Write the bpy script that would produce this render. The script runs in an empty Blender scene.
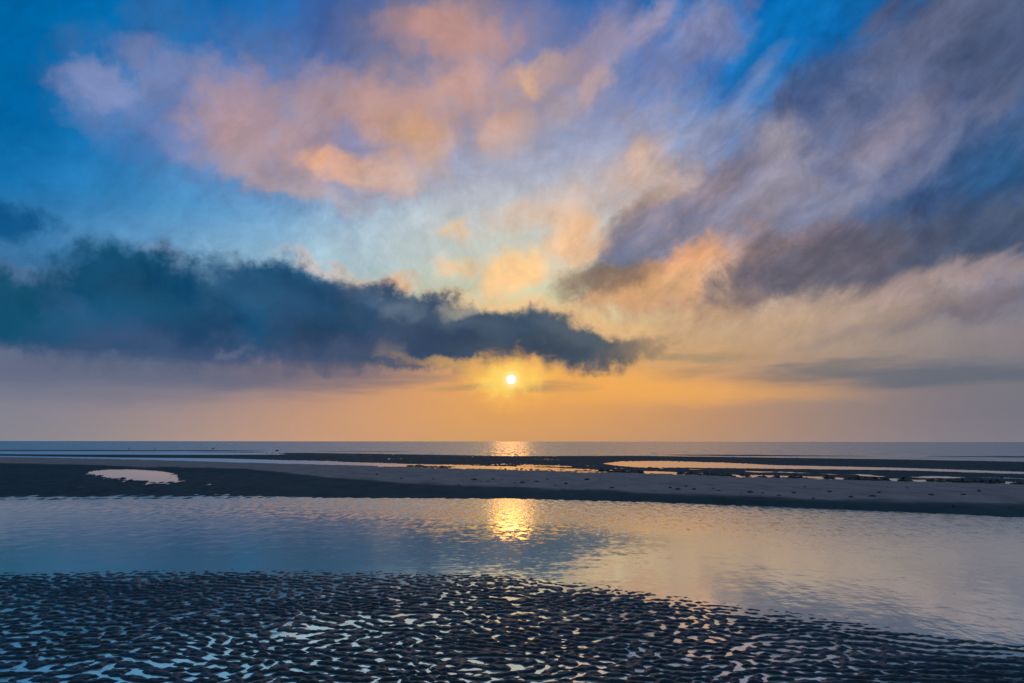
import bpy, bmesh, math, random
import numpy as np
from mathutils import Vector

SC = bpy.context.scene
COL = SC.collection
rad = math.radians

# ------------------------------------------------------------------ camera
FPX = 796.4                      # 28 mm lens on a 36 mm frame, 1024 px wide
HCAM = 1.30
PITCH = math.atan(100.0 / FPX)
cp, sp = math.cos(PITCH), math.sin(PITCH)

def ray(x, y):
    a, b = x - 512.0, 341.5 - y
    return a, FPX * cp - b * sp, FPX * sp + b * cp

def azel(x, y):
    X, Y, Z = ray(x, y)
    return math.degrees(math.atan2(X, Y)), math.degrees(math.atan2(Z, math.hypot(X, Y)))

def unproj(az, el):
    a, e = rad(az), rad(el)
    X, Y, Z = math.sin(a) * math.cos(e), math.cos(a) * math.cos(e), math.sin(e)
    f = Y * cp + Z * sp
    u = -Y * sp + Z * cp
    f = max(f, 0.15)
    return 512 + FPX * X / f, 341.5 - FPX * u / f

def ground(x, y, z=0.0):
    X, Y, Z = ray(x, y)
    t = (HCAM - z) / max(-Z, 1e-6)
    return X * t, Y * t

def dist_of(y, z=0.0):           # distance along Y of the plane height z seen at picture row y
    return ground(512, y, z)[1]

cam_d = bpy.data.cameras.new('camera')
cam_d.lens = 28.0; cam_d.sensor_width = 36.0
cam_d.clip_start = 0.05; cam_d.clip_end = 90000
cam = bpy.data.objects.new('camera', cam_d); COL.objects.link(cam)
cam.location = (0, 0, HCAM)
cam.rotation_euler = (rad(90) + PITCH, rad(-0.06), 0)
SC.camera = cam

SUN_AZ, SUN_EL = azel(511, 379.5)

def s2l(c):
    r = []
    for v in c:
        v = v / 255.0
        r.append(v / 12.92 if v <= 0.04045 else ((v + 0.055) / 1.055) ** 2.4)
    return tuple(r)

# ------------------------------------------------------------------ node helper
class NT:
    def __init__(s, tree):
        s.t = tree; s.n = tree.nodes; s.l = tree.links
        s.n.clear()
    def new(s, kind, **kw):
        n = s.n.new(kind)
        for k, v in kw.items(): setattr(n, k, v)
        return n
    def put(s, sock, v):
        if isinstance(v, bpy.types.NodeSocket): s.l.new(v, sock)
        elif v is not None:
            if hasattr(sock.default_value, '__len__') and not hasattr(v, '__len__'): v = (v,) * len(sock.default_value)
            if hasattr(v, '__len__') and len(sock.default_value) == 4 and len(v) == 3: v = tuple(v) + (1.0,)
            sock.default_value = v
    def m(s, op, a, b=None, c=None, clamp=False):
        n = s.new('ShaderNodeMath', operation=op, use_clamp=clamp)
        s.put(n.inputs[0], a)
        if b is not None: s.put(n.inputs[1], b)
        if c is not None: s.put(n.inputs[2], c)
        return n.outputs[0]
    def v(s, op, a, b=None, scale=None):
        n = s.new('ShaderNodeVectorMath', operation=op)
        s.put(n.inputs[0], a)
        if b is not None: s.put(n.inputs[1], b)
        if scale is not None: s.put(n.inputs['Scale'], scale)
        return n.outputs['Value'] if op in ('LENGTH', 'DOT_PRODUCT', 'DISTANCE') else n.outputs[0]
    def xyz(s, x=0.0, y=0.0, z=0.0):
        n = s.new('ShaderNodeCombineXYZ')
        s.put(n.inputs[0], x); s.put(n.inputs[1], y); s.put(n.inputs[2], z)
        return n.outputs[0]
    def ellipse(s, p, cx, cy, rx, ry, t):
        """distance from the centre of a tilted ellipse, 1 on its rim"""
        c, d = math.cos(t), math.sin(t)
        a = s.m('SUBTRACT', s.v('DOT_PRODUCT', p, (c / rx, d / rx, 0)), (cx * c + cy * d) / rx)
        b = s.m('SUBTRACT', s.v('DOT_PRODUCT', p, (-d / ry, c / ry, 0)), (-cx * d + cy * c) / ry)
        return s.m('SQRT', s.m('MULTIPLY_ADD', a, a, s.m('MULTIPLY', b, b)))
    def grain(s, p, deg, sx, sy):
        """coordinates drawn out along a direction: turned first, then scaled"""
        c, d = math.cos(math.radians(deg)), math.sin(math.radians(deg))
        return s.xyz(s.v('DOT_PRODUCT', p, (c * sx, d * sx, 0)), s.v('DOT_PRODUCT', p, (-d * sy, c * sy, 0)), 0.0)
    def sep(s, v):
        n = s.new('ShaderNodeSeparateXYZ'); s.l.new(v, n.inputs[0]); return n.outputs
    def noise(s, vec, scale, detail=4, rough=0.5, dist=0.0, lac=2.0, color=False, dim='3D'):
        n = s.new('ShaderNodeTexNoise', noise_dimensions=dim)
        s.put(n.inputs['Vector'], vec)
        n.inputs['Scale'].default_value = scale; n.inputs['Detail'].default_value = detail
        n.inputs['Roughness'].default_value = rough; n.inputs['Distortion'].default_value = dist
        n.inputs['Lacunarity'].default_value = lac
        if color:                       # a second, shifted reading makes the other axis
            o2 = s.noise(s.v('ADD', vec, (13.7, -5.3, 8.1)), scale, detail, rough, dist, lac)
            return s.xyz(n.outputs[0], o2, 0.5)
        return n.outputs[0]
    def rng(s, x, a, b, c=0.0, d=1.0, smooth=True):
        n = s.new('ShaderNodeMapRange', interpolation_type='SMOOTHSTEP' if smooth else 'LINEAR')
        s.put(n.inputs[0], x)
        for i, q in enumerate((a, b, c, d)): s.put(n.inputs[1 + i], q)
        return n.outputs[0]
    def mix(s, f, a, b, mode='MIX'):
        n = s.new('ShaderNodeMix', data_type='RGBA', blend_type=mode)
        n.clamp_factor = True
        s.put(n.inputs[0], f); s.put(n.inputs[6], a); s.put(n.inputs[7], b)
        return n.outputs[2]
    def ramp(s, f, stops, interp='B_SPLINE'):
        n = s.new('ShaderNodeValToRGB'); cr = n.color_ramp; cr.interpolation = interp
        s.put(n.inputs[0], f)
        while len(cr.elements) < len(stops): cr.elements.new(0.5)
        for e, (p, c) in zip(cr.elements, stops):
            e.position = p; e.color = (c[0], c[1], c[2], 1)
        return n.outputs[0]

# ------------------------------------------------------------------ the sky: colours by compass bearing and height
CLX = [0, 100, 200, 300, 400, 500, 600, 700, 800, 900, 1000]
CLY = [0, 80, 160, 220, 260, 310, 350, 390, 412, 438]
CLEAR = [
 [(0,96,156),(0,102,168),(5,102,172),(20,100,172),(50,100,165),(70,105,170),(30,100,170),(0,105,178),(0,108,182),(20,95,155),(30,80,130)],
 [(0,99,162),(0,108,173),(20,110,178),(60,110,175),(95,120,175),(105,125,180),(75,115,180),(35,115,185),(0,112,184),(30,100,165),(40,90,145)],
 [(0,103,166),(12,116,182),(55,132,190),(95,140,190),(130,150,190),(150,165,195),(140,160,195),(95,140,195),(50,125,190),(40,110,175),(30,100,160)],
 [(25,105,158),(55,130,185),(85,152,200),(125,172,208),(165,190,208),(200,208,200),(205,205,195),(165,175,195),(120,150,190),(60,115,165),(30,100,150)],
 [(75,120,160),(90,145,190),(125,170,205),(155,190,210),(180,200,205),(205,215,188),(200,208,185),(195,190,172),(175,165,165),(130,135,155),(90,115,150)],
 [(90,120,155),(100,130,165),(125,150,175),(150,170,180),(185,190,165),(218,200,148),(212,202,160),(205,175,132),(190,165,140),(170,152,145),(140,130,138)],
 [(95,105,135),(98,104,135),(100,102,130),(130,120,128),(190,150,115),(235,175,95),(222,172,105),(205,160,118),(178,150,125),(150,138,130),(125,122,128)],
 [(118,122,142),(132,127,141),(148,133,138),(180,145,130),(212,155,110),(238,168,88),(232,165,88),(202,150,105),(165,138,122),(132,122,126),(112,114,126)],
 [(126,127,142),(142,134,141),(160,140,137),(190,148,125),(215,158,108),(228,162,92),(220,158,96),(196,146,106),(162,135,122),(136,124,128),(115,115,128)],
 [(129,130,141),(147,138,140),(170,146,136),(196,152,125),(208,156,112),(210,156,102),(202,150,106),(186,146,116),(160,136,124),(140,128,132),(122,120,132)],
]
CLEAR = np.array([[s2l(c) for c in r] for r in CLEAR])

def clear_at(az, el):
    x, y = unproj(max(-44, min(44, az)), el)
    x = min(max(x, CLX[0]), CLX[-1]); y = min(max(y, CLY[0]), CLY[-1])
    i = min(int(x // 100), 9); fx = (x - CLX[i]) / 100.0
    j = max(k for k in range(len(CLY) - 1) if CLY[k] <= y); fy = (y - CLY[j]) / (CLY[j + 1] - CLY[j])
    g = CLEAR
    return (g[j, i] * (1 - fx) + g[j, i + 1] * fx) * (1 - fy) + (g[j + 1, i] * (1 - fx) + g[j + 1, i + 1] * fx) * fy

# blobs of cloud: x, y, half width, half height, tilt, colour, opacity, softness, kind, ragged edge
P, S, H = 'puffy', 'streak', 'haze'
CLOUDS = [
 # high pink altocumulus, left and middle
 (165,22,30,42,-10,(55,105,162),.55,.7,P,.5),
 (235,138,145,58,-12,(102,124,176),.6,.55,P,.7),
 (320,122,120,72,-8,(118,128,170),.7,.55,P,.7),
 (95,84,46,24,8,(122,138,184),.9,.5,P,.8),
 (180,70,60,26,5,(125,135,176),.7,.6,P,.9),
 (105,128,50,20,-20,(92,125,178),.65,.6,P,.9),
 (175,140,50,22,-25,(118,132,180),.6,.7,P,.9),
 (122,70,10,13,0,(30,112,178),.6,.8,P,1.0),
 (112,142,34,16,0,(28,118,184),.5,.9,P,1.0),
 (352,30,62,45,5,(68,94,152),.75,.6,P,.6),
 (425,60,80,70,0,(120,122,152),.8,.6,P,.6),
 (475,22,62,42,0,(156,134,140),.75,.7,P,.6),
 (490,110,100,70,10,(140,138,164),.75,.7,P,.7),
 (570,40,60,30,25,(108,118,165),.4,.7,P,.7),
 (230,110,36,42,-40,(178,148,155),.75,.7,P,1.0),
 (255,150,60,32,-15,(182,152,152),.75,.7,P,1.0),
 (350,90,70,28,5,(170,144,150),.75,.7,P,1.0),
 (305,125,38,32,-30,(180,150,150),.7,.7,P,1.0),
 (400,120,48,36,0,(200,155,135),.8,.7,P,1.0),
 (425,140,26,30,0,(220,168,128),.8,.7,P,1.0),
 (455,32,60,20,0,(196,148,138),.8,.7,P,.8),
 (462,80,46,26,15,(205,160,146),.8,.7,P,1.0),
 (345,150,40,16,0,(140,132,160),.6,.7,P,.8),
 (318,166,22,17,0,(226,168,132),.8,.7,P,1.0),
 (370,172,62,18,0,(222,170,138),.85,.7,P,1.0),
 (255,175,60,14,-10,(165,150,165),.6,.8,P,1.0),
 (300,195,60,10,-6,(190,168,165),.6,.9,P,1.0),
 (498,128,26,24,10,(218,168,136),.75,.7,P,1.0),
 (535,72,36,18,25,(208,170,152),.65,.7,P,1.0),
 (527,82,9,12,0,(235,184,135),.6,.9,P,.8),
 (595,78,24,15,45,(200,165,160),.7,.7,P,1.0),
 (645,28,46,18,32,(164,150,170),.7,.7,P,1.0),
 (592,42,38,24,40,(172,150,158),.55,.8,P,1.0),
 (618,96,46,24,30,(150,150,176),.5,.9,P,1.0),
 (555,110,50,20,30,(190,165,160),.5,.9,P,1.0),
 (705,38,52,30,28,(146,142,170),.75,.7,P,1.0),
 (660,80,60,30,25,(105,125,180),.5,.8,S,1.0),
 (500,225,130,55,0,(200,196,190),.45,.9,H,.4),
 (520,175,120,40,0,(172,175,195),.45,.9,H,.4),
 (640,150,60,40,30,(185,170,175),.6,.8,P,1.0),
 (640,160,22,18,40,(226,184,150),.7,.8,P,1.0),
 (600,190,60,20,15,(200,182,175),.5,.9,P,1.0),
 # great grey mauve cloud, right
 (975,30,150,75,30,(76,90,122),.95,.35,S,.5),
 (900,95,135,60,28,(88,100,136),.95,.35,S,.6),
 (800,165,140,62,32,(98,110,146),.95,.4,S,.6),
 (715,215,120,46,34,(112,115,145),.9,.5,P,.7),
 (640,238,70,30,36,(108,110,128),.85,.5,S,.8),
 (920,190,170,75,15,(84,100,138),.95,.45,S,.5),
 (985,185,95,60,30,(48,84,128),.85,.7,S,.6),
 (1005,180,34,30,30,(28,98,150),.6,.9,S,.6),
 (940,40,60,30,25,(98,104,132),.7,.8,S,.8),
 (1000,60,60,50,20,(66,84,118),.7,.8,S,.8),
 (825,85,62,24,22,(66,86,128),.85,.8,P,.8),
 (900,125,80,24,28,(120,121,148),.6,.8,P,.9),
 (870,150,60,20,30,(142,132,148),.5,.8,P,.9),
 (930,150,100,16,30,(130,131,158),.5,.8,S,.9),
 (720,140,70,14,42,(150,150,175),.6,.8,S,1.0),
 (770,185,60,26,30,(150,146,162),.75,.8,P,1.0),
 (820,205,70,20,30,(142,144,168),.7,.8,P,1.0),
 (770,140,30,20,30,(164,156,165),.6,.8,P,1.0),
 (735,172,34,16,45,(92,104,138),.7,.8,P,.9),
 (830,175,26,12,-25,(90,100,135),.6,.8,P,.9),
 (700,195,60,18,30,(176,152,150),.65,.8,P,1.0),
 (950,225,110,40,12,(55,82,120),.75,.8,S,.8),
 (665,180,26,20,30,(215,182,158),.65,.8,P,1.0),
 (640,215,60,14,38,(182,156,145),.65,.8,P,1.0),
 (622,245,36,16,40,(98,106,135),.7,.8,S,1.0),
 (660,232,60,14,30,(120,126,158),.6,.8,S,1.0),
 (740,225,70,18,20,(150,140,150),.6,.8,S,1.0),
 # warm underside and drifting tufts
 (690,275,72,26,22,(208,160,128),.85,.6,P,1.0),
 (640,282,50,20,18,(186,140,108),.85,.6,P,1.0),
 (690,262,34,16,20,(232,170,122),.8,.8,P,1.0),
 (655,290,60,14,10,(222,172,122),.7,.8,P,1.0),
 (603,280,40,15,14,(132,112,96),.85,.7,P,1.0),
 (573,240,24,32,-12,(240,188,142),.85,.7,P,.9),
 (515,271,36,21,0,(252,204,146),.92,.45,P,.6),
 (545,212,55,16,12,(226,190,160),.6,.9,P,1.0),
 (455,265,14,7,10,(238,196,150),.7,.8,P,1.0),
 (452,235,12,8,0,(236,200,160),.7,.8,P,1.0),
 (770,272,75,24,26,(140,116,112),.85,.6,P,.9),
 (730,305,70,14,20,(176,138,112),.6,.8,S,1.0),
 (880,258,165,30,9,(92,94,112),.92,.5,P,.6),
 (960,235,90,30,8,(64,84,114),.8,.8,S,.7),
 (840,262,90,22,10,(98,92,104),.7,.8,S,.8),
 (860,302,150,16,10,(186,160,144),.5,.8,S,.8),
 (940,285,110,12,12,(168,148,148),.7,.8,S,.8),
 (990,308,80,16,14,(112,106,118),.8,.7,S,.8),
 (900,322,110,12,12,(150,134,130),.6,.8,S,.9),
 (780,325,110,16,8,(198,164,130),.45,.9,H,.6),
 (700,355,55,5,-2,(160,142,112),.7,.8,H,.8),
 (695,372,34,6,10,(178,142,105),.6,.8,H,.8),
 (815,372,66,9,3,(112,112,116),.75,.7,H,.8),
 (960,374,150,12,1,(94,103,118),.75,.7,H,.6),
 (640,388,150,13,-2,(250,178,88),.6,.9,H,.5),
 # rim of the low bank, then the bank itself
 (10,222,48,20,-6,(6,80,130),.85,.6,P,.7),
 (55,250,60,12,5,(45,112,160),.5,.9,P,.8),
 (25,272,24,6,0,(110,130,165),.5,.8,P,.8),
 (165,251,26,6,-12,(150,160,190),.4,.9,P,1.0),
 (310,268,30,8,-15,(208,188,178),.65,.7,P,1.0),
 (365,282,32,9,-12,(225,198,170),.7,.8,P,1.0),
 (408,281,18,9,0,(222,178,140),.85,.7,P,1.0),
 (530,310,90,10,-10,(236,192,140),.75,.8,P,1.0),
 (620,328,40,10,-20,(225,180,130),.6,.9,P,1.0),
 (130,372,190,24,0,(94,106,130),.75,.9,H,.5),
 (290,374,120,16,0,(102,102,122),.7,.9,H,.5),
 (110,335,135,32,-4,(38,76,114),.9,.4,P,.5),
 (22,308,92,36,0,(14,78,110),.95,.42,P,.45),
 (135,292,78,46,-6,(14,74,110),.97,.35,P,.5),
 (215,308,100,42,-4,(28,78,112),.95,.42,P,.5),
 (255,340,120,24,0,(52,80,114),.85,.5,P,.6),
 (290,312,60,42,-10,(22,80,120),.95,.28,P,.55),
 (345,322,85,40,-4,(44,78,112),.95,.4,P,.55),
 (425,330,75,38,-4,(56,78,106),.95,.28,P,.6),
 (385,325,60,40,0,(48,78,108),.95,.28,P,.5),
 (440,322,50,26,-6,(60,78,104),.95,.28,P,.6),
 (340,352,80,18,0,(62,80,108),.85,.5,P,.6),
 (485,338,60,30,-6,(58,78,102),.95,.3,P,.65),
 (550,340,66,24,-6,(60,80,102),.95,.35,P,.65),
 (590,350,55,14,-4,(72,86,98),.8,.5,P,.8),
 (622,345,42,10,-4,(88,92,98),.75,.8,P,.8),
 (648,347,26,7,0,(140,124,104),.6,.8,P,.9),
 (120,368,170,14,0,(98,106,130),.7,.9,H,.5),
 (330,372,110,12,0,(120,108,118),.5,.9,H,.5),
 (150,335,60,12,-8,(52,84,122),.6,.9,P,1.0),
 (300,300,40,14,-25,(20,66,100),.6,.9,P,1.0),
 (180,285,40,14,-15,(0,60,98),.6,.9,P,1.0),
 (360,345,60,12,6,(72,84,112),.6,.9,P,1.0),
 (500,350,40,8,-4,(74,84,98),.6,.9,P,1.0),
 (40,262,42,8,10,(40,100,148),.5,.9,P,.8),
 (75,310,28,10,-40,(58,96,138),.5,.9,P,.8),
 (190,345,110,14,-4,(70,86,122),.5,.9,P,.8),
 (228,348,18,5,20,(112,116,142),.5,.9,P,.8),
 (412,308,20,11,20,(120,140,148),.4,.8,P,1.3),
 (470,307,20,7,10,(170,165,150),.6,.8,P,1.2),
 (100,320,60,16,15,(34,92,132),.55,.9,P,1.2),
 (250,290,50,14,-20,(52,96,134),.5,.9,P,1.2),
 (200,325,50,14,10,(10,62,98),.6,.9,P,1.2),
 (320,335,50,12,10,(30,62,94),.6,.9,P,1.2),
 (385,300,40,10,-20,(84,104,132),.5,.9,P,1.2),
 (440,340,40,12,8,(44,62,88),.6,.9,P,1.2),
 (470,322,36,9,-15,(88,102,118),.5,.9,P,1.2),
 (570,330,40,8,-14,(84,100,114),.5,.9,P,1.2),
 (540,352,36,9,0,(50,64,84),.6,.9,P,1.2),
 (395,352,12,9,20,(130,122,120),.4,.8,P,1.2),
 (455,366,46,6,-8,(222,172,100),.6,.8,P,1.0),
]

W = bpy.data.worlds.new('World'); SC.world = W; W.use_nodes = True
N = NT(W.node_tree)
tc = N.new('ShaderNodeTexCoord')
D = N.v('NORMALIZE', tc.outputs['Generated'])
dx, dy, dz = N.sep(D)[:3]
az = N.m('MULTIPLY', N.m('ARCTAN2', dx, dy), 57.29578)
el = N.m('MULTIPLY', N.m('ARCSINE', dz), 57.29578)
PNT = N.xyz(az, el, 0.0)

# winds of the sky: three kinds of disturbed coordinates, in degrees
def centred(col, amp):
    amp = (amp[0] * 1.3, amp[1] * 1.3, 0)
    return N.v('MULTIPLY', N.v('SUBTRACT', col, (0.5, 0.5, 0.5)), amp)
pA = N.v('ADD', PNT, centred(N.noise(D, 9.0, 3, .5, color=True), (3.6, 2.2, 0)))
pP = N.v('ADD', pA, centred(N.noise(D, 34.0, 5, .6, color=True), (2.4, 1.9, 0)))
SV = N.grain(PNT, 36, .13, .29)
nS = N.noise(SV, 0.9, 6, .58, dist=.5, color=True)
pS = N.v('ADD', PNT, centred(nS, (5.5, 4.2, 0)))
map_h = N.new('ShaderNodeMapping', vector_type='POINT')
map_h.inputs['Scale'].default_value = (0.12, 0.8, 1); N.put(map_h.inputs['Vector'], PNT)
nH = N.noise(map_h.outputs[0], 0.9, 4, .55, color=True)
pH = N.v('ADD', PNT, centred(nH, (6.0, 1.6, 0)))
eP = N.m('SUBTRACT', N.noise(D, 26.0, 8, .67, dist=.4), 0.5)
eS = N.m('SUBTRACT', N.noise(SV, 2.2, 7, .66, dist=.6), 0.5)
eH = N.m('SUBTRACT', N.noise(map_h.outputs[0], 2.5, 4, .6), 0.5)
KIND = {P: (pP, eP), S: (pS, eS), H: (pH, eH)}

# clear sky and horizon haze
AZS = np.linspace(-40, 40, 17)
taz = N.rng(az, -40, 40, 0, 1, smooth=False)
base = None
ELS = [0.0, 1.8, 3.8, 6.6, 9.4, 12.6, 15.6, 19.6, 24.5, 30.5]
prev = None
elw = N.m('ADD', el, N.m('MULTIPLY', eH, 1.2))
for e in ELS:
    r = N.ramp(taz, [((a + 40) / 80, clear_at(a, e)) for a in AZS])
    base = r if base is None else N.mix(N.rng(elw, prev, e, smooth=False), base, r)
    prev = e
col = base
for (x, y, rx, ry, tilt, c, op, soft, kind, rag) in CLOUDS:
    p, e = KIND[kind]
    a0, e0 = azel(x, y)
    ax = azel(x + 10, y); ay = azel(x, y - 10)
    kx = math.hypot(ax[0] - a0, 0) / 10; ky = abs(ay[1] - e0) / 10
    t = rad(tilt)
    r = N.ellipse(p, a0, e0, rx * kx * 1.06, ry * ky * 1.06, t)
    r = N.m('MULTIPLY_ADD', e, rag * 1.3, r)
    f = N.rng(r, 1 + soft * .75, 1 - soft, 0, op)
    col = N.mix(f, col, s2l(c))

# fine mottling of the cloud light
mot = N.m('MULTIPLY_ADD', eS, .62, 1.0)
mot2 = N.m('MULTIPLY_ADD', eP, .60, 1.0)
fe = N.rng(el, 3.0, 11.0, 0.1, 1)
mot = N.m('MULTIPLY_ADD', N.m('SUBTRACT', mot, 1.0), N.rng(az, 0, 14, .15, 1), 1.0)
FV = N.grain(pA, 40, .16, .28)
fold = N.m('SUBTRACT', N.noise(FV, 1.25, 7, .62, dist=.25), .5)
fold = N.m('MULTIPLY', fold, N.m('MULTIPLY', N.m('MULTIPLY', N.rng(N.m('ABSOLUTE', az), 3, 15, .25, 1.1), N.rng(az, -18, 2, .5, 1)), N.rng(el, 7, 13, 0, 1)))
dAr = N.m('SUBTRACT', az, SUN_AZ); dEr = N.m('SUBTRACT', el, SUN_EL)
theta = N.m('ARCTAN2', dAr, dEr); rdist = N.v('LENGTH', N.xyz(dAr, dEr, 0))
rays = N.m('SUBTRACT', N.noise(N.xyz(N.m('MULTIPLY', theta, 4.6), 0, 0), 1.0, 3, .6), .5)
rays = N.m('MULTIPLY', rays, N.m('MULTIPLY', N.rng(rdist, 5, 11, 0, .42), N.rng(rdist, 30, 18)))
mm = N.m('MULTIPLY', mot, mot2)
mm = N.m('MULTIPLY', mm, N.m('ADD', rays, 1.0))
mm = N.m('ADD', N.m('MULTIPLY', N.m('SUBTRACT', mm, 1.0), fe), 1.0)
col = N.v('SCALE', col, scale=mm)
col = N.v('MULTIPLY', col, N.xyz(N.m('MULTIPLY_ADD', fold, 1.5, 1.0), N.m('MULTIPLY_ADD', fold, 1.2, 1.0), N.m('MULTIPLY_ADD', fold, .85, 1.0)))

# the sun behind thin cloud
sdir = (math.sin(rad(SUN_AZ)) * math.cos(rad(SUN_EL)), math.cos(rad(SUN_AZ)) * math.cos(rad(SUN_EL)), math.sin(rad(SUN_EL)))
ang = N.m('MULTIPLY', N.m('ARCCOSINE', N.v('DOT_PRODUCT', D, sdir)), 57.29578)
dA = N.m('SUBTRACT', az, SUN_AZ); dE = N.m('SUBTRACT', el, SUN_EL)
rr = N.v('LENGTH', N.xyz(N.m('MULTIPLY', dA, .62), dE, 0))
rr = N.m('MULTIPLY_ADD', eP, 2.6, rr)
rr2 = N.m('MULTIPLY_ADD', eH, 1.2, rr)
g1 = N.rng(rr2, 2.6, .5, 0, .85); col = N.mix(g1, col, s2l((255, 192, 92)))
for (x, y, rx, ry, tilt, c, op, soft, kind, rag) in [(470,389,34,5,4,(186,148,104),.8,.8,H,.8),(545,391,40,6,4,(188,146,100),.85,.8,H,.8)]:
    p, e = KIND[kind]; a0, e0 = azel(x, y); k = .0708
    r = N.m('MULTIPLY_ADD', e, rag * 1.3, N.ellipse(p, a0, e0, rx * k, ry * k, rad(tilt)))
    col = N.mix(N.rng(r, 1 + soft * .75, 1 - soft, 0, op), col, s2l(c))
g2 = N.rng(rr, 1.75, .45, 0, .95); col = N.mix(g2, col, s2l((255, 214, 104)))
disc = N.rng(ang, .36, .25, 0, 1)
halo = N.rng(ang, .85, .28, 0, .8)
col = N.mix(halo, col, s2l((255, 238, 165)))
col = N.mix(disc, col, (2.2, 2.0, 1.5))

# the half of the sky away from the sunset: clean twilight from the Sky Texture
sky = N.new('ShaderNodeTexSky', sky_type='NISHITA')
sky.sun_disc = False; sky.sun_elevation = rad(SUN_EL); sky.sun_rotation = rad(SUN_AZ)
sky.air_density = 1.4; sky.dust_density = 1.0; sky.ozone_density = 4.0
nish = N.v('MULTIPLY', sky.outputs[0], (4.6, 3.6, 3.2))
BG = 0.1
col = N.v('SCALE', col, scale=1.0 / BG)
back = N.rng(N.m('ABSOLUTE', az), 44, 80)
zen = N.rng(el, 34, 55)
wb = N.m('MAXIMUM', back, zen)
col = N.mix(wb, col, nish)
bg = N.new('ShaderNodeBackground'); N.put(bg.inputs['Color'], col); bg.inputs['Strength'].default_value = BG
wo = N.new('ShaderNodeOutputWorld'); N.l.new(bg.outputs[0], wo.inputs['Surface'])
W.cycles.sampling_method = 'NONE'

# sun lamp
sl = bpy.data.lights.new('sun', 'SUN'); sl.energy = 0.0095; sl.angle = rad(2.6); sl.color = (1.0, .40, .07)
so = bpy.data.objects.new('sun', sl); COL.objects.link(so)
so.rotation_euler = Vector((-sdir[0], -sdir[1], -sdir[2])).to_track_quat('-Z', 'Y').to_euler()
so.location = (0, 0, 30)

# ------------------------------------------------------------------ materials
def material(name):
    m = bpy.data.materials.new(name); m.use_nodes = True
    t = NT(m.node_tree)
    b = t.new('ShaderNodeBsdfPrincipled'); o = t.new('ShaderNodeOutputMaterial')
    t.l.new(b.outputs[0], o.inputs['Surface'])
    return m, t, b

def water_mat(name, waves, rough, ior=1.45, deep=(.012, .03, .042), rmask=None, chop=None, mirror=0.0):
    """waves: list of (scale x, scale y, noise detail, height in m, mask or None)"""
    m, t, b = material(name)
    g = t.new('ShaderNodeNewGeometry'); pos = g.outputs['Position']
    h = None
    for (kx, ky, rot, det, amp, mask) in waves:
        mp = t.new('ShaderNodeMapping'); mp.inputs['Scale'].default_value = (kx, ky, 1)
        mp0 = t.new('ShaderNodeMapping'); mp0.inputs['Rotation'].default_value = (0, 0, rad(rot))
        t.put(mp0.inputs['Vector'], pos); t.put(mp.inputs['Vector'], mp0.outputs[0])
        q = t.m('MULTIPLY', t.noise(mp.outputs[0], 1.0, det, .5), amp)
        if mask: q = t.m('MULTIPLY', q, mask(t, pos))
        h = q if h is None else t.m('ADD', h, q)
    bp = t.new('ShaderNodeBump'); bp.inputs['Strength'].default_value = 1.0; bp.inputs['Distance'].default_value = 1.0
    t.put(bp.inputs['Height'], h); t.l.new(bp.outputs[0], b.inputs['Normal'])
    if chop:                      # small steep facets of the chop
        kx, ky, ax, ay, mask = chop
        mp = t.new('ShaderNodeMapping'); mp.inputs['Scale'].default_value = (kx, ky, 1); t.put(mp.inputs['Vector'], pos)
        cv = t.v('SUBTRACT', t.noise(mp.outputs[0], 1.0, 3, .6, color=True), (.5, .5, .5))
        cv = t.v('MULTIPLY', cv, (ax, ay, 0))
        if mask: cv = t.v('SCALE', cv, scale=mask(t, pos))
        nn = t.v('NORMALIZE', t.v('ADD', bp.outputs[0], cv))
        t.put(b.inputs['Normal'], nn)
    b.inputs['Base Color'].default_value = (*deep, 1)
    b.inputs['Roughness'].default_value = rough
    b.inputs['IOR'].default_value = ior; b.inputs['Metallic'].default_value = mirror
    if rmask: t.put(b.inputs['Roughness'], rmask(t, pos))
    return m

def far_right_mask(t, pos):       # breeze ruffles the far and the right hand side of the channel
    x, y, z = t.sep(pos)[:3]
    s = t.m('ADD', t.m('MULTIPLY', x, .26), t.m('MULTIPLY', y, .62))
    n = t.m('MULTIPLY', t.noise(pos, .35, 2), 3.0)
    return t.rng(t.m('ADD', s, n), 8.0, 12.0, .08, 1.0)

def breeze_rough(t, pos):
    return t.m('MULTIPLY_ADD', far_right_mask(t, pos), .10, .045)

def lane_rough(t, pos):           # the lanes on the left lie open to the breeze
    x, y, z = t.sep(pos)[:3]
    return t.rng(t.m('DIVIDE', x, y), -.42, .05, .32, .05)

M_POND = water_mat('channel_water', [(13, 5.5, 8, 3, .014, far_right_mask), (30, 14, -10, 2, .003, far_right_mask), (2.4, 2.2, -35, 3, .0035, None), (9, 12, 24, 2, .0006, None)], .05, ior=1.8, mirror=.62, deep=(.86, .93, .84), rmask=breeze_rough, chop=(9, 2.8, .12, .40, far_right_mask))
M_POOL = water_mat('pool_water', [(3, 1.5, 0, 2, .001, None)], .05, ior=1.8, mirror=.6, deep=(.75, .78, .78))
M_LANE = water_mat('lane_water', [(3, 1.5, 0, 2, .002, None)], .05, ior=1.8, mirror=.6, deep=(.72, .78, .80), rmask=lane_rough)
M_SEA = water_mat('sea_water', [(2.2, .26, 2, 4, .10, None), (.6, .06, 0, 3, .5, None)], .20, ior=2.3, deep=(.10, .32, .36), chop=(1.6, .12, .26, .95, None))

# ------------------------------------------------------------------ sand relief
def field(seed, lam, spread, n=70, tilt=0.0, lamvar=.28):
    """random short-crested ripple field: sum of plane waves around one direction"""
    r = np.random.RandomState(seed)
    k = 2 * np.pi / lam * (1 + lamvar * r.randn(n)); th = tilt + spread * r.randn(n)
    return k * np.sin(th), k * np.cos(th), r.rand(n) * 2 * np.pi

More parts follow.
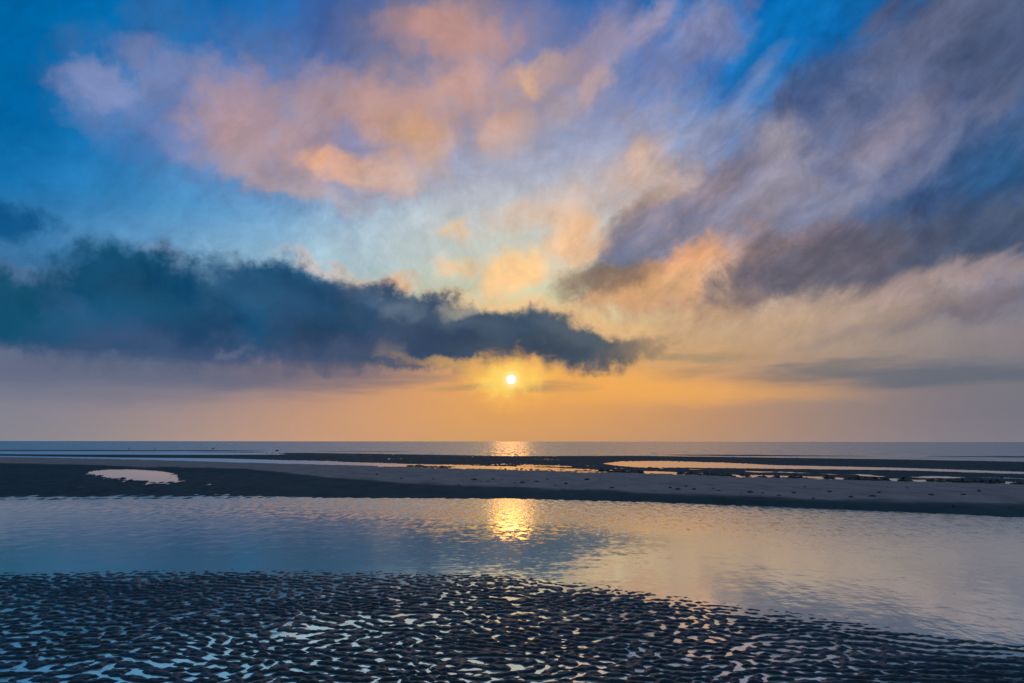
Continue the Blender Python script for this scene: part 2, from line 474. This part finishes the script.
def evalf(F, X, Y):
    out = np.zeros_like(X)
    for a, b, c in zip(*F): out += np.cos(a * X + b * Y + c)
    return out * math.sqrt(2.0 / len(F[0]))

def lerp_curve(pts, x):
    return np.interp(x, [p[0] for p in pts], [p[1] for p in pts])

E1 = [(-700,584),(0,577),(200,576),(320,574),(430,577),(512,580),(600,590),(700,606),(800,621),(900,642),(960,651),(1024,658),(1800,700)]
E2 = [(-700,500),(0,499.5),(256,497.5),(512,498.5),(640,501.5),(768,506),(900,511.5),(1024,517),(1800,534)]
E3 = [(-700,463),(0,464),(100,466),(180,468),(250,470),(300,475),(350,480.5),(400,484),(450,486.5),(512,489),(640,494),(768,500),(900,504),(1024,507),(1800,519)]
E4 = [(-700,456),(0,457.3),(100,459),(180,461),(256,463),(380,466),(512,469.6),(640,472.6),(768,477),(900,480.5),(1024,483.5),(1800,494)]
E6 = [(-700,452.2),(0,452.3),(250,452.6),(400,454.5),(512,456.3),(640,456),(768,457.6),(900,459.4),(1024,461.7),(1800,466)]
CREST = .13

NU = 1720
us = np.linspace(-1.0, 1.0, NU)
rows = np.concatenate([np.linspace(1000, 700, 60)[:-1], np.linspace(700, 560, 420)[:-1], np.linspace(560, 522, 30)[:-1], np.linspace(522, 449, 300)[:-1], np.linspace(449, 445, 14)])
ys = 441.5 + (rows - 441.5)
Yd = np.array([dist_of(y) for y in ys])
U, YY = np.meshgrid(us, Yd)
XX = U * YY
PX = 512 + U * (FPX / cp)                     # picture column of each bearing near the ground
def dcurve(c, z=0.0):                          # distance of a traced line per bearing
    yy = lerp_curve(c, PX[0])
    return np.array([dist_of(v, z) for v in yy])[None, :]
d1, d2, d3, d4, d6 = dcurve(E1), dcurve(E2), dcurve(E3, CREST * .8), dcurve(E4), dcurve(E6)
left = np.clip((330 - PX) / 110, 0, 1); left = left * left * (3 - 2 * left)

def sstep(a, b, x):
    t = np.clip((x - a) / (b - a), 0, 1); return t * t * (3 - 2 * t)

lowf = evalf(field(11, 2.6, 1.2, 40, lamvar=.5), XX, YY)
lowf2 = evalf(field(12, 9.0, 1.2, 40, lamvar=.5), XX, YY)
# mean level
z_near = -.0030 + .0074 * np.clip((d1 - YY) / .30, 0, 1) + .001 * sstep(.5, 2.5, XX) - .022 * sstep(0, .7, YY - d1) - .12 * sstep(.3, 3.0, YY - d1)
z_near += .0013 * lowf * (YY < d1 + 1)
t_face = np.clip((YY - d2) / np.maximum(d3 - d2, .3), 0, 1)
face_lin = CREST * .8 * t_face ** .9
flat_left = .009 + .010 * sstep(0, .25, t_face) - .03 * (1 - sstep(0, .04, t_face)) + (CREST * .8 - .034) * sstep(.80, 1.0, t_face)
z_bar = face_lin * (1 - left) + flat_left * left
z_bar = np.where(YY < d2, -.10 * sstep(0, 2.2, d2 - YY), z_bar)
t_top = np.clip((YY - d3) / np.maximum(d4 - d3, 1), 0, 1)
top = CREST * .8 + CREST * .2 * np.sin(np.pi * np.clip(t_top * 1.6, 0, 1)) * (1 - t_top)
top = top * (1 - sstep(.55, 1.0, t_top)) 
z_bar = np.where(YY > d3, top, z_bar)
Z = np.maximum(z_near, z_bar)
Z = np.where(YY < (d1 + d2) / 2, z_near, z_bar)
# behind the bar: water lane, rippled flat, pools, sea
PYg = 441.5 + HCAM * (FPX / cp) / YY * 1.0 * (1 / 1.0) * cp * cp   # picture row of flat ground (close)
PYg = np.interp(YY, Yd, ys)
behind = YY > d4
flat = .010 + .010 * np.sin(lowf2) * .5
# lane just behind the bar
e4 = lerp_curve(E4, PX[0])[None, :]; e6 = lerp_curve(E6, PX[0])[None, :]
lane_w = np.interp(PX[0], [-400, 0, 110, 250, 400, 512, 640, 1400], [.8, .8, 1.2, 3.2, 2.6, 2.6, 2.0, 2.2])[None, :]
dy4 = e4 - PYg
lane = np.exp(-((dy4 - lane_w * .5) / (lane_w * .62)) ** 4)
far_rip = evalf(field(21, .9, 1.4, 60, lamvar=.4), XX * 3.4, YY * .62)
far_rip2 = evalf(field(22, 2.2, .7, 50), XX * 1.6, YY * .5)
broken = np.clip((PX - 380) / 80, 0, 1)
zb = flat + .005 * far_rip * np.clip((PX - 200) / 120, 0, 1)
zb = zb - lane * (.030 + .012 * broken * far_rip2)
# second lane on the right (a broken string of puddles)
l2y = e4 - 4.6
lane2 = np.exp(-((PYg - l2y) / 1.3) ** 4) * np.clip((PX - 480) / 60, 0, 1)
zb = zb - lane2 * (.010 + .014 * far_rip2)
# big pool on the right
pc = lerp_curve([(600,463.4),(720,465),(770,466.6),(900,468.6),(1024,472.6),(1800,484)], PX[0])[None, :]
pw = lerp_curve([(560,0),(600,.0),(620,2.2),(660,3.0),(720,2.6),(775,1.7),(900,1.15),(1024,1.2),(1800,1.4)], PX[0])[None, :]
pool2 = np.where(PX > 600, np.clip(1.35 - np.abs(PYg - pc) / np.maximum(pw, .01), 0, 1), 0)
zb = zb + .012 * (PX > 560) * (1 - pool2) - pool2 * .07
# left: bright line, blue lane, low bar, then sea
lf = np.clip((300 - PX) / 120, 0, 1)
zb = zb - .05 * lf * np.exp(-((PYg - lerp_curve([(-700,453.3),(0,453.5),(250,453.9),(1800,454)], PX[0])[None, :]) / 1.05) ** 4)
# sea bed
zb = zb - .09 * sstep(0, 1.0, e6 - PYg)
# thin outer bars at the sea's edge
ob = np.exp(-((PYg - lerp_curve([(-700,450.2),(0,450.8),(180,450.9),(250,451.2),(420,451.6),(512,453.6),(700,455),(1800,460)], PX[0])[None, :]) / .75) ** 2)
obm = lerp_curve([(-700,1.0),(100,1.0),(200,.75),(330,.35),(480,.25),(1800,.18)], PX[0])[None, :]
obn = evalf(field(31, 16, .5, 40), XX, YY * .15)
zb = np.maximum(zb, -.10 + ob * (.115 + .05 * (obn - 1.0) * (1 - obm) + .03 * (obm)) )
zb = np.where(PYg < 448.5, -.2, zb)
bl = sstep(0, .6, YY - d4)
Z = np.where(behind, np.minimum(Z, .02) * (1 - bl) + zb * bl, Z)

# tide pool on the left, traced outline
pool_c = [(95,473),(110,470),(135,469.2),(158,471),(170,474),(182,481.5),(165,483),(140,481.5),(115,478.5)]
def in_poly(px, py, poly):
    inside = np.zeros(px.shape, bool); n = len(poly)
    dmin = np.full(px.shape, 1e9)
    for i in range(n):
        x1, y1 = poly[i]; x2, y2 = poly[(i + 1) % n]
        c = ((y1 > py) != (y2 > py)) & (px < (x2 - x1) * (py - y1) / (y2 - y1 + 1e-12) + x1)
        inside ^= c
        ex, ey = (x2 - x1), (y2 - y1) * 3
        t = np.clip(((px - x1) * ex + (py - y1) * 3 * ey) / (ex * ex + ey * ey), 0, 1)
        dmin = np.minimum(dmin, np.hypot(px - x1 - t * ex, (py - y1) * 3 - t * ey))
    return np.where(inside, -dmin, dmin)
sel = (PYg > 462) & (PYg < 492) & (PX > 50) & (PX < 260)
sd = np.full(PX.shape if PX.shape == YY.shape else YY.shape, 99.0)
PXf = np.broadcast_to(PX, YY.shape)
teeth = evalf(field(41, .55, 1.3, 40, lamvar=.4), XX[sel] * 2.4, YY[sel] * .55)
low_side = sstep(473, 480, PYg[sel])
sd[sel] = in_poly(PXf[sel], PYg[sel], pool_c) + teeth * (.8 + 4.0 * low_side) + 1.5 * low_side
Z = Z - np.where(sd < 14, (.085) * (1 - sstep(-3, 9, sd)), 0)

# ripples
Fa = field(1, .122, .74, 110, lamvar=.30); Fb = field(2, .135, .24, 90, tilt=.30, lamvar=.28)
near = YY < 11.5
ra = np.zeros_like(YY); xn, yn = XX[near], YY[near]
# gentle bending of the ripple trains
w1 = evalf(field(5, 1.3, 1.2, 30, lamvar=.4), xn, yn) * .05
w2 = evalf(field(6, 1.3, 1.2, 30, lamvar=.4), xn, yn) * .05
A = evalf(Fa, xn + w2, yn + w1); B = evalf(Fb, xn + w2, yn + w1)
wr = sstep(.8, 3.4, xn)
rip = A * (1 - wr) + B * wr
rip = np.tanh(rip * 1.5) + .24 * evalf(field(7, .062, .9, 60), xn, yn)
ra[near] = rip
Z += ra * .0092 * (1 - sstep(.6, 2.2, YY - d1))
# fine sand unevenness
fn = evalf(field(8, .05, 1.5, 40, lamvar=.5), xn, yn); tmp = np.zeros_like(YY); tmp[near] = fn
Z += tmp * .0005
# rough wet flat on the left and dimples on the bar
fl = (YY > d2 - .8) & (YY < d3 + 2)
Z += np.where(fl, far_rip * (.014 * left * (1 - sstep(.85, 1, t_face)) * (.3 + .7 * sstep(0, .10, t_face)) + .0015), 0)
Z += np.where((YY > d3) & (YY < d4), .0025 * far_rip + .003 * lowf, 0)

def grid_mesh(name, X, Y, Zz, mat, attrs=None):
    r, c = X.shape
    me = bpy.data.meshes.new(name)
    co = np.stack([X, Y, Zz], -1).reshape(-1, 3).astype(np.float32)
    idx = np.arange(r * c).reshape(r, c)
    q = np.stack([idx[:-1, :-1], idx[:-1, 1:], idx[1:, 1:], idx[1:, :-1]], -1).reshape(-1, 4)
    me.vertices.add(len(co)); me.vertices.foreach_set('co', co.ravel())
    me.loops.add(q.size); me.loops.foreach_set('vertex_index', q.ravel().astype(np.int32))
    me.polygons.add(len(q)); me.polygons.foreach_set('loop_start', np.arange(0, q.size, 4, dtype=np.int32))
    me.polygons.foreach_set('use_smooth', np.ones(len(q), bool))
    me.update(calc_edges=True); me.validate()
    for k, v in (attrs or {}).items():
        a = me.attributes.new(k, 'FLOAT', 'POINT'); a.data.foreach_set('value', v.ravel().astype(np.float32))
    me.materials.append(mat)
    o = bpy.data.objects.new(name, me); COL.objects.link(o)
    return o

# how far the sand has drained since the tide left it (dry top of the bar)
dry = sstep(-.35, 1.3, (YY - d3) + .25 * lowf) * (YY < d4 + .3)
dry = np.where(left > 0, dry, dry)

m_sand, t, b = material('wet_sand')
at = t.new('ShaderNodeAttribute', attribute_name='drained')
g = t.new('ShaderNodeNewGeometry')
n1 = t.noise(g.outputs['Position'], 1.2, 6, .6); n2 = t.noise(g.outputs['Position'], 90, 3, .6)
wet = t.mix(n1, (.012, .026, .034), (.028, .046, .054))
at2 = t.new('ShaderNodeAttribute', attribute_name='film'); fm = at2.outputs['Fac']
wet = t.mix(fm, t.mix(n1, (.044, .072, .084), (.078, .104, .112)), wet)
dryc = t.mix(n1, (.42, .285, .26), (.55, .385, .345))
dd = t.m('ADD', at.outputs['Fac'], t.m('MULTIPLY', t.m('SUBTRACT', n1, .5), .5), clamp=True)
dd = t.m('MULTIPLY', dd, at.outputs['Fac'])
c = t.mix(dd, wet, dryc)
mpb = t.new('ShaderNodeMapping'); mpb.inputs['Scale'].default_value = (.9, .35, 1); t.put(mpb.inputs['Vector'], g.outputs['Position'])
c = t.mix(t.rng(t.noise(mpb.outputs[0], 1.6, 7, .7), .42, .68, 0, .55), c, t.v('SCALE', c, scale=.45))
c = t.mix(t.m('MULTIPLY', n2, .35), c, (.02, .02, .02))
t.put(b.inputs['Base Color'], c)
t.put(b.inputs['Roughness'], t.m('SUBTRACT', t.rng(dd, 0, 1, .96, .96, smooth=False), t.m('MULTIPLY', fm, .59)))
t.put(b.inputs['Specular IOR Level'], t.m('ADD', t.rng(dd, 0, 1, .09, .10, smooth=False), t.m('MULTIPLY', fm, .12)))
bp = t.new('ShaderNodeBump'); bp.inputs['Strength'].default_value = .5; bp.inputs['Distance'].default_value = .004
t.put(bp.inputs['Height'], n2); t.l.new(bp.outputs[0], b.inputs['Normal'])

sand = grid_mesh('sand', XX, YY, Z, m_sand, {'drained': np.broadcast_to(dry, YY.shape), 'film': np.maximum((YY < d1 + 1.0) * 1.0, left * (YY > d2 - 1) * (t_face < .85) * .3 + (YY > d4) * .15)})
sand['kind'] = 'structure'

# sea bed beyond the flats, out to the horizon
def sheet(name, rings, mat, z=0.0, kind='structure'):
    """a fan of water between distance curves: rings = list of arrays of distance over bearings"""
    U2 = np.linspace(-1.0, 1.0, rings[0].size)
    X = np.stack([U2 * r for r in rings]); Y = np.stack(rings)
    o = grid_mesh(name, X, Y, np.full(X.shape, z), mat)
    o['kind'] = kind
    return o
K = 120
kpx = 512 + np.linspace(-1.0, 1.0, K) * (FPX / cp)
def kd(curve, off=0.0, z=0.0):
    return np.array([dist_of(v + off, z) for v in lerp_curve(curve, kpx)])
full = np.ones(K)
# channel in front of the bar (its water also stands in the ripple troughs)
mid2 = kd(E2); ext = mid2 + 1.2
rings = [full * 1.2] + [1.2 + (ext - 1.2) * f for f in np.linspace(.1, 1, 12)]
sheet('tidal_channel', rings, M_POND)
# lagoon and lanes behind the bar
a0 = kd(E4, 3.0); a1 = kd(E6, .0)
sheet('shallow_water', [a0 + (a1 - a0) * f for f in np.linspace(0, 1, 10)], M_LANE)
b0 = kd(E6)
sheet('sea', [b0, b0 * 1.5, b0 * 3, b0 * 8, b0 * 30, b0 * 120, b0 * 500], M_SEA)
# small pool on the rippled flat
px = np.array([60, 240]); 
gx = [(80,466),(205,466),(215,488),(70,488)]
pts = [ground(x, y) for x, y in gx]
me = bpy.data.meshes.new('tide_pool'); me.from_pydata([(x, y, 0.0) for x, y in pts], [], [(0, 1, 2, 3)]); me.materials.append(M_POOL)
o = bpy.data.objects.new('tide_pool', me); COL.objects.link(o); o['kind'] = 'structure'

# ------------------------------------------------------------------ things lying on the flats
def height_at(x, y):
    j = int(np.clip(np.searchsorted(Yd, y), 1, len(Yd) - 1)); i = int(np.clip(round((x / y + 1.0) / 2.0 * (NU - 1)), 0, NU - 1))
    f = (y - Yd[j - 1]) / (Yd[j] - Yd[j - 1])
    return float(Z[j - 1, i] * (1 - f) + Z[j, i] * f)

def on_ground(px, py):
    z = 0.0
    for _ in range(6):
        x, y = ground(px, py, z); z = .5 * z + .5 * max(height_at(x, y), 0.0)
    return x, y, max(height_at(x, y), 0.0)

m_weed, t, b = material('seaweed')
g = t.new('ShaderNodeNewGeometry')
t.put(b.inputs['Base Color'], t.mix(t.noise(g.outputs['Position'], 14, 3), (.012, .014, .008), (.045, .042, .018)))
b.inputs['Roughness'].default_value = .55
b.inputs['Specular IOR Level'].default_value = .3

def weed_into(bm, rnd, cx, cy, cz, w, h, d):
    """one tangle: a lumpy heap with blades hanging out of it"""
    for k in range(rnd.randint(2, 4)):
        ox, oy = rnd.uniform(-.28, .28) * w, rnd.uniform(-.28, .28) * d
        sx, sy, sz = w * rnd.uniform(.22, .36), d * rnd.uniform(.22, .36), h * rnd.uniform(.55, 1.0)
        r = bmesh.ops.create_icosphere(bm, subdivisions=2, radius=1.0)
        a = rnd.uniform(0, 6.28)
        for v in r['verts']:
            n = v.co.copy()
            q = 1 + .28 * math.sin(n.x * 5 + a) * math.cos(n.y * 6 - a) + .16 * math.sin(n.z * 9 + a * 2)
            v.co = Vector((cx + ox + n.x * sx * q, cy + oy + n.y * sy * q, cz + max(n.z, -.15) * sz * q))
    for k in range(rnd.randint(7, 11)):
        a = rnd.uniform(0, 6.28); L = rnd.uniform(.3, .62); bw = .035 * w + .004
        p = Vector((cx, cy, cz + h * .5)); dirn = Vector((math.cos(a) * w, math.sin(a) * d, 0)); prev = None
        side = Vector((-math.sin(a), math.cos(a), 0)) * bw
        for i in range(6):
            f = i / 5
            c = p + dirn * L * f; c.z = cz + h * (.85 * (1 - f) ** 1.5 * (1 + .4 * math.sin(f * 7 + a))) + .004
            wq = side * (1 - .7 * f)
            tk = Vector((0, 0, .25 * bw))
            ring = [bm.verts.new(c - wq), bm.verts.new(c + tk), bm.verts.new(c + wq), bm.verts.new(c - tk)]
            if prev:
                for q in range(4): bm.faces.new((prev[q], prev[(q + 1) % 4], ring[(q + 1) % 4], ring[q]))
            prev = ring

def finish(name, bm, mat, parent=None, smooth=True):
    bmesh.ops.recalc_face_normals(bm, faces=bm.faces)
    me = bpy.data.meshes.new(name); bm.to_mesh(me); bm.free(); me.materials.append(mat)
    if smooth: me.polygons.foreach_set('use_smooth', [True] * len(me.polygons))
    o = bpy.data.objects.new(name, me); COL.objects.link(o)
    if parent: o.parent = parent
    return o

CLUMPS = [
 ('on the pale sand left of the sun', [(377,475,5),(401,479,3),(434,479.5,3),(459,485.5,4.5)]),
 ('just below left of the sun', [(474,480,6),(487.5,482,4),(493,479.5,5),(502,480,3)]),
 ('in the line straight below the sun', [(515,483,3),(522.5,483,6),(537,482,4.5),(547,479.5,3.5),(555.5,486,4),(566,484,5)]),
 ('below the left tip of the long pool', [(588,480,6),(600,479.5,3),(612,488,4.5),(625,486,3)]),
 ('in the tight cluster right of the long pool tip', [(648.5,490,3),(670,488,5),(678.5,489.6,6),(686,486.5,4.5),(694,489.5,4.5)]),
 ('in the cluster midway between sun and right edge', [(713,488.5,4.5),(719.5,491,6),(741,493.5,3),(751,492.5,6),(763,493,4.5)]),
 ('right of the midway cluster, below the wrack line', [(779,495.5,4),(793,493,6),(805.5,487,4.5),(813,498.5,5),(830.5,492,5)]),
 ('on the sand three quarters of the way right', [(851.5,497,6),(872.5,496,6.5),(878.5,492.5,5),(888,487,3)]),
 ('near the right end of the sandbar', [(907,488,4),(932,495,5.5),(953,506,6),(963.5,494.5,5),(978.5,491,6),(1011,508,4.5)]),
]
ORD = ['leftmost', 'second from left', 'third from left', 'fourth from left', 'fifth from left', 'sixth from left']
rnd = random.Random(4)
protos = []
for k in range(6):
    bm = bmesh.new(); weed_into(bm, rnd, 0, 0, 0, 1.0, .30, 1.0)
    bmesh.ops.recalc_face_normals(bm, faces=bm.faces)
    me = bpy.data.meshes.new('seaweed_clump'); bm.to_mesh(me); bm.free(); me.materials.append(m_weed)
    protos.append(me)
cnt = 0
for phrase, spots in CLUMPS:
    for k, (px, py, w) in enumerate(spots):
        x, y, z = on_ground(px, py)
        o = bpy.data.objects.new('seaweed_clump', protos[cnt % 6]); COL.objects.link(o)
        wm = w * y / 800.0
        o.location = (x, y, z - .004); o.scale = (wm, wm * rnd.uniform(.8, 1.6), wm * rnd.uniform(.75, 1.1)); o.rotation_euler = (0, 0, rnd.uniform(-.5, .5))
        size = 'tiny' if w < 3.6 else ('small' if w < 5 else 'larger')
        o['label'] = f'{size} seaweed clump, {ORD[k]} {phrase}'
        o['category'] = 'seaweed'; o['group'] = 'seaweed clumps scattered over the sandbar'
        cnt += 1

# the wrack line the tide left along the far side of the bar: a mass nobody could count
bm = bmesh.new()
def wrack(px0, px1, n, off0, off1, wmin, wmax):
    for k in range(n):
        px = rnd.uniform(px0, px1)
        gate = math.sin(px * .23) + math.sin(px * .071 + 2) + rnd.uniform(-.9, .9)
        if gate < -.35: continue
        py = lerp_curve(E4, px) + rnd.uniform(off0, off1)
        x, y, z = on_ground(px, py)
        w = rnd.uniform(wmin, wmax)
        weed_into(bm, rnd, x, y, z - .01, w, w * rnd.uniform(.16, .26), w * rnd.uniform(1.2, 2.4))
wrack(600, 1130, 260, -1.3, .3, .16, .42)
wrack(405, 450, 40, -.9, .1, .15, .4)
wrack(480, 600, 30, -1.2, .1, .10, .22)
o = finish('seaweed_wrack', bm, m_weed); o['kind'] = 'stuff'
o['label'] = 'dark olive line of seaweed washed up along the far edge of the sandbar'; o['category'] = 'seaweed'

# gulls standing in the shallows far out
def mat_plain(name, c, r=.7):
    m, t, b = material(name)
    g = t.new('ShaderNodeNewGeometry')
    t.put(b.inputs['Base Color'], t.mix(t.noise(g.outputs['Position'], 30, 3), c, tuple(v * .6 for v in c)))
    b.inputs['Roughness'].default_value = r
    return m
m_feather = mat_plain('feathers', (.05, .05, .055)); m_leg = mat_plain('bird_leg', (.05, .035, .02)); m_beak = mat_plain('beak', (.12, .07, .01), .4)
m_rock = mat_plain('rock', (.03, .032, .03))

def loft(bm, pts, n=10):
    prev = None
    for (x, y, z, ry, rz) in pts:
        ring = [bm.verts.new((x, y + ry * math.cos(a), z + rz * math.sin(a))) for a in [2 * math.pi * i / n for i in range(n)]]
        if prev:
            for q in range(n): bm.faces.new((prev[q], prev[(q + 1) % n], ring[(q + 1) % n], ring[q]))
        else: bm.faces.new(ring)
        prev = ring
    bm.faces.new(prev[::-1])

def make_gull():
    root = bpy.data.objects.new('gull', None); COL.objects.link(root)
    bm = bmesh.new()   # facing +x: tail, back, breast, neck, head in one skin
    loft(bm, [(-.26,0,.185,.004,.004),(-.20,0,.19,.03,.012),(-.12,0,.20,.055,.04),(-.03,0,.215,.072,.066),(.06,0,.235,.07,.07),(.115,0,.27,.05,.055),(.14,0,.32,.036,.036),(.15,0,.355,.032,.034),(.175,0,.38,.03,.032),(.20,0,.385,.016,.018),(.21,0,.385,.004,.004)])
    finish('body', bm, m_feather, root)
    bm = bmesh.new(); loft(bm, [(.205,0,.385,.009,.010),(.235,0,.382,.006,.008),(.262,0,.372,.001,.002)], 6); finish('beak', bm, m_beak, root)
    for s in (-1, 1):
        bm = bmesh.new()
        r = bmesh.ops.create_cone(bm, cap_ends=True, segments=6, radius1=.007, radius2=.009, depth=.18)
        for v in r['verts']: v.co += Vector((.01, s * .03, .085))
        r = bmesh.ops.create_cone(bm, cap_ends=True, segments=3, radius1=.035, radius2=.030, depth=.008)
        for v in r['verts']: v.co += Vector((.025, s * .03, .0))
        finish('leg', bm, m_leg, root, False)
    return root
gull = make_gull()
GULLS = [(213, 450.6, 0.9, 1.12, 'dark gull standing tallest in the shallows beyond the sandbar on the left'),
         (129, 450.7, 2.6, .8, 'small dark gull standing at the sea edge, leftmost above the round pool'),
         (155, 450.9, .3, .72, 'small dark gull standing at the sea edge between two others')]
for k, (px, py, rz, sc_, lab) in enumerate(GULLS):
    if k == 0: o = gull
    else:
        o = gull.copy(); COL.objects.link(o)
        for ch in gull.children:
            c = ch.copy(); COL.objects.link(c); c.parent = o
    x, y, z = on_ground(px, py)
    o.location = (x, y, z); o.rotation_euler = (0, 0, rz); o.scale = (sc_,) * 3
    o['label'] = lab; o['category'] = 'bird'; o['group'] = 'gulls standing far out at the sea edge'
bm = bmesh.new()
r = bmesh.ops.create_icosphere(bm, subdivisions=3, radius=1)
for v in r['verts']:
    n = v.co; q = 1 + .2 * math.sin(n.x * 4 + 1) + .12 * math.sin(n.y * 7 + n.x * 5) + .08 * math.cos(n.z * 9)
    v.co = Vector((n.x * .30 * q, n.y * .2 * q, max(n.z * .15 * q, -.03)))
o = finish('rock', bm, m_rock); x, y, z = on_ground(277, 451.2); o.location = (x, y, z)
o['label'] = 'low dark rock poking out of the shallows at the sea edge, left of the sun'; o['category'] = 'rock'

# ------------------------------------------------------------------ render
SC.view_settings.view_transform = 'Standard'; SC.view_settings.look = 'None'
SC.view_settings.exposure = 0; SC.view_settings.gamma = 1
SC.view_settings.use_curve_mapping = False
SC.cycles.max_bounces = 4; SC.cycles.diffuse_bounces = 2; SC.cycles.glossy_bounces = 2
SC.cycles.sample_clamp_indirect = 4
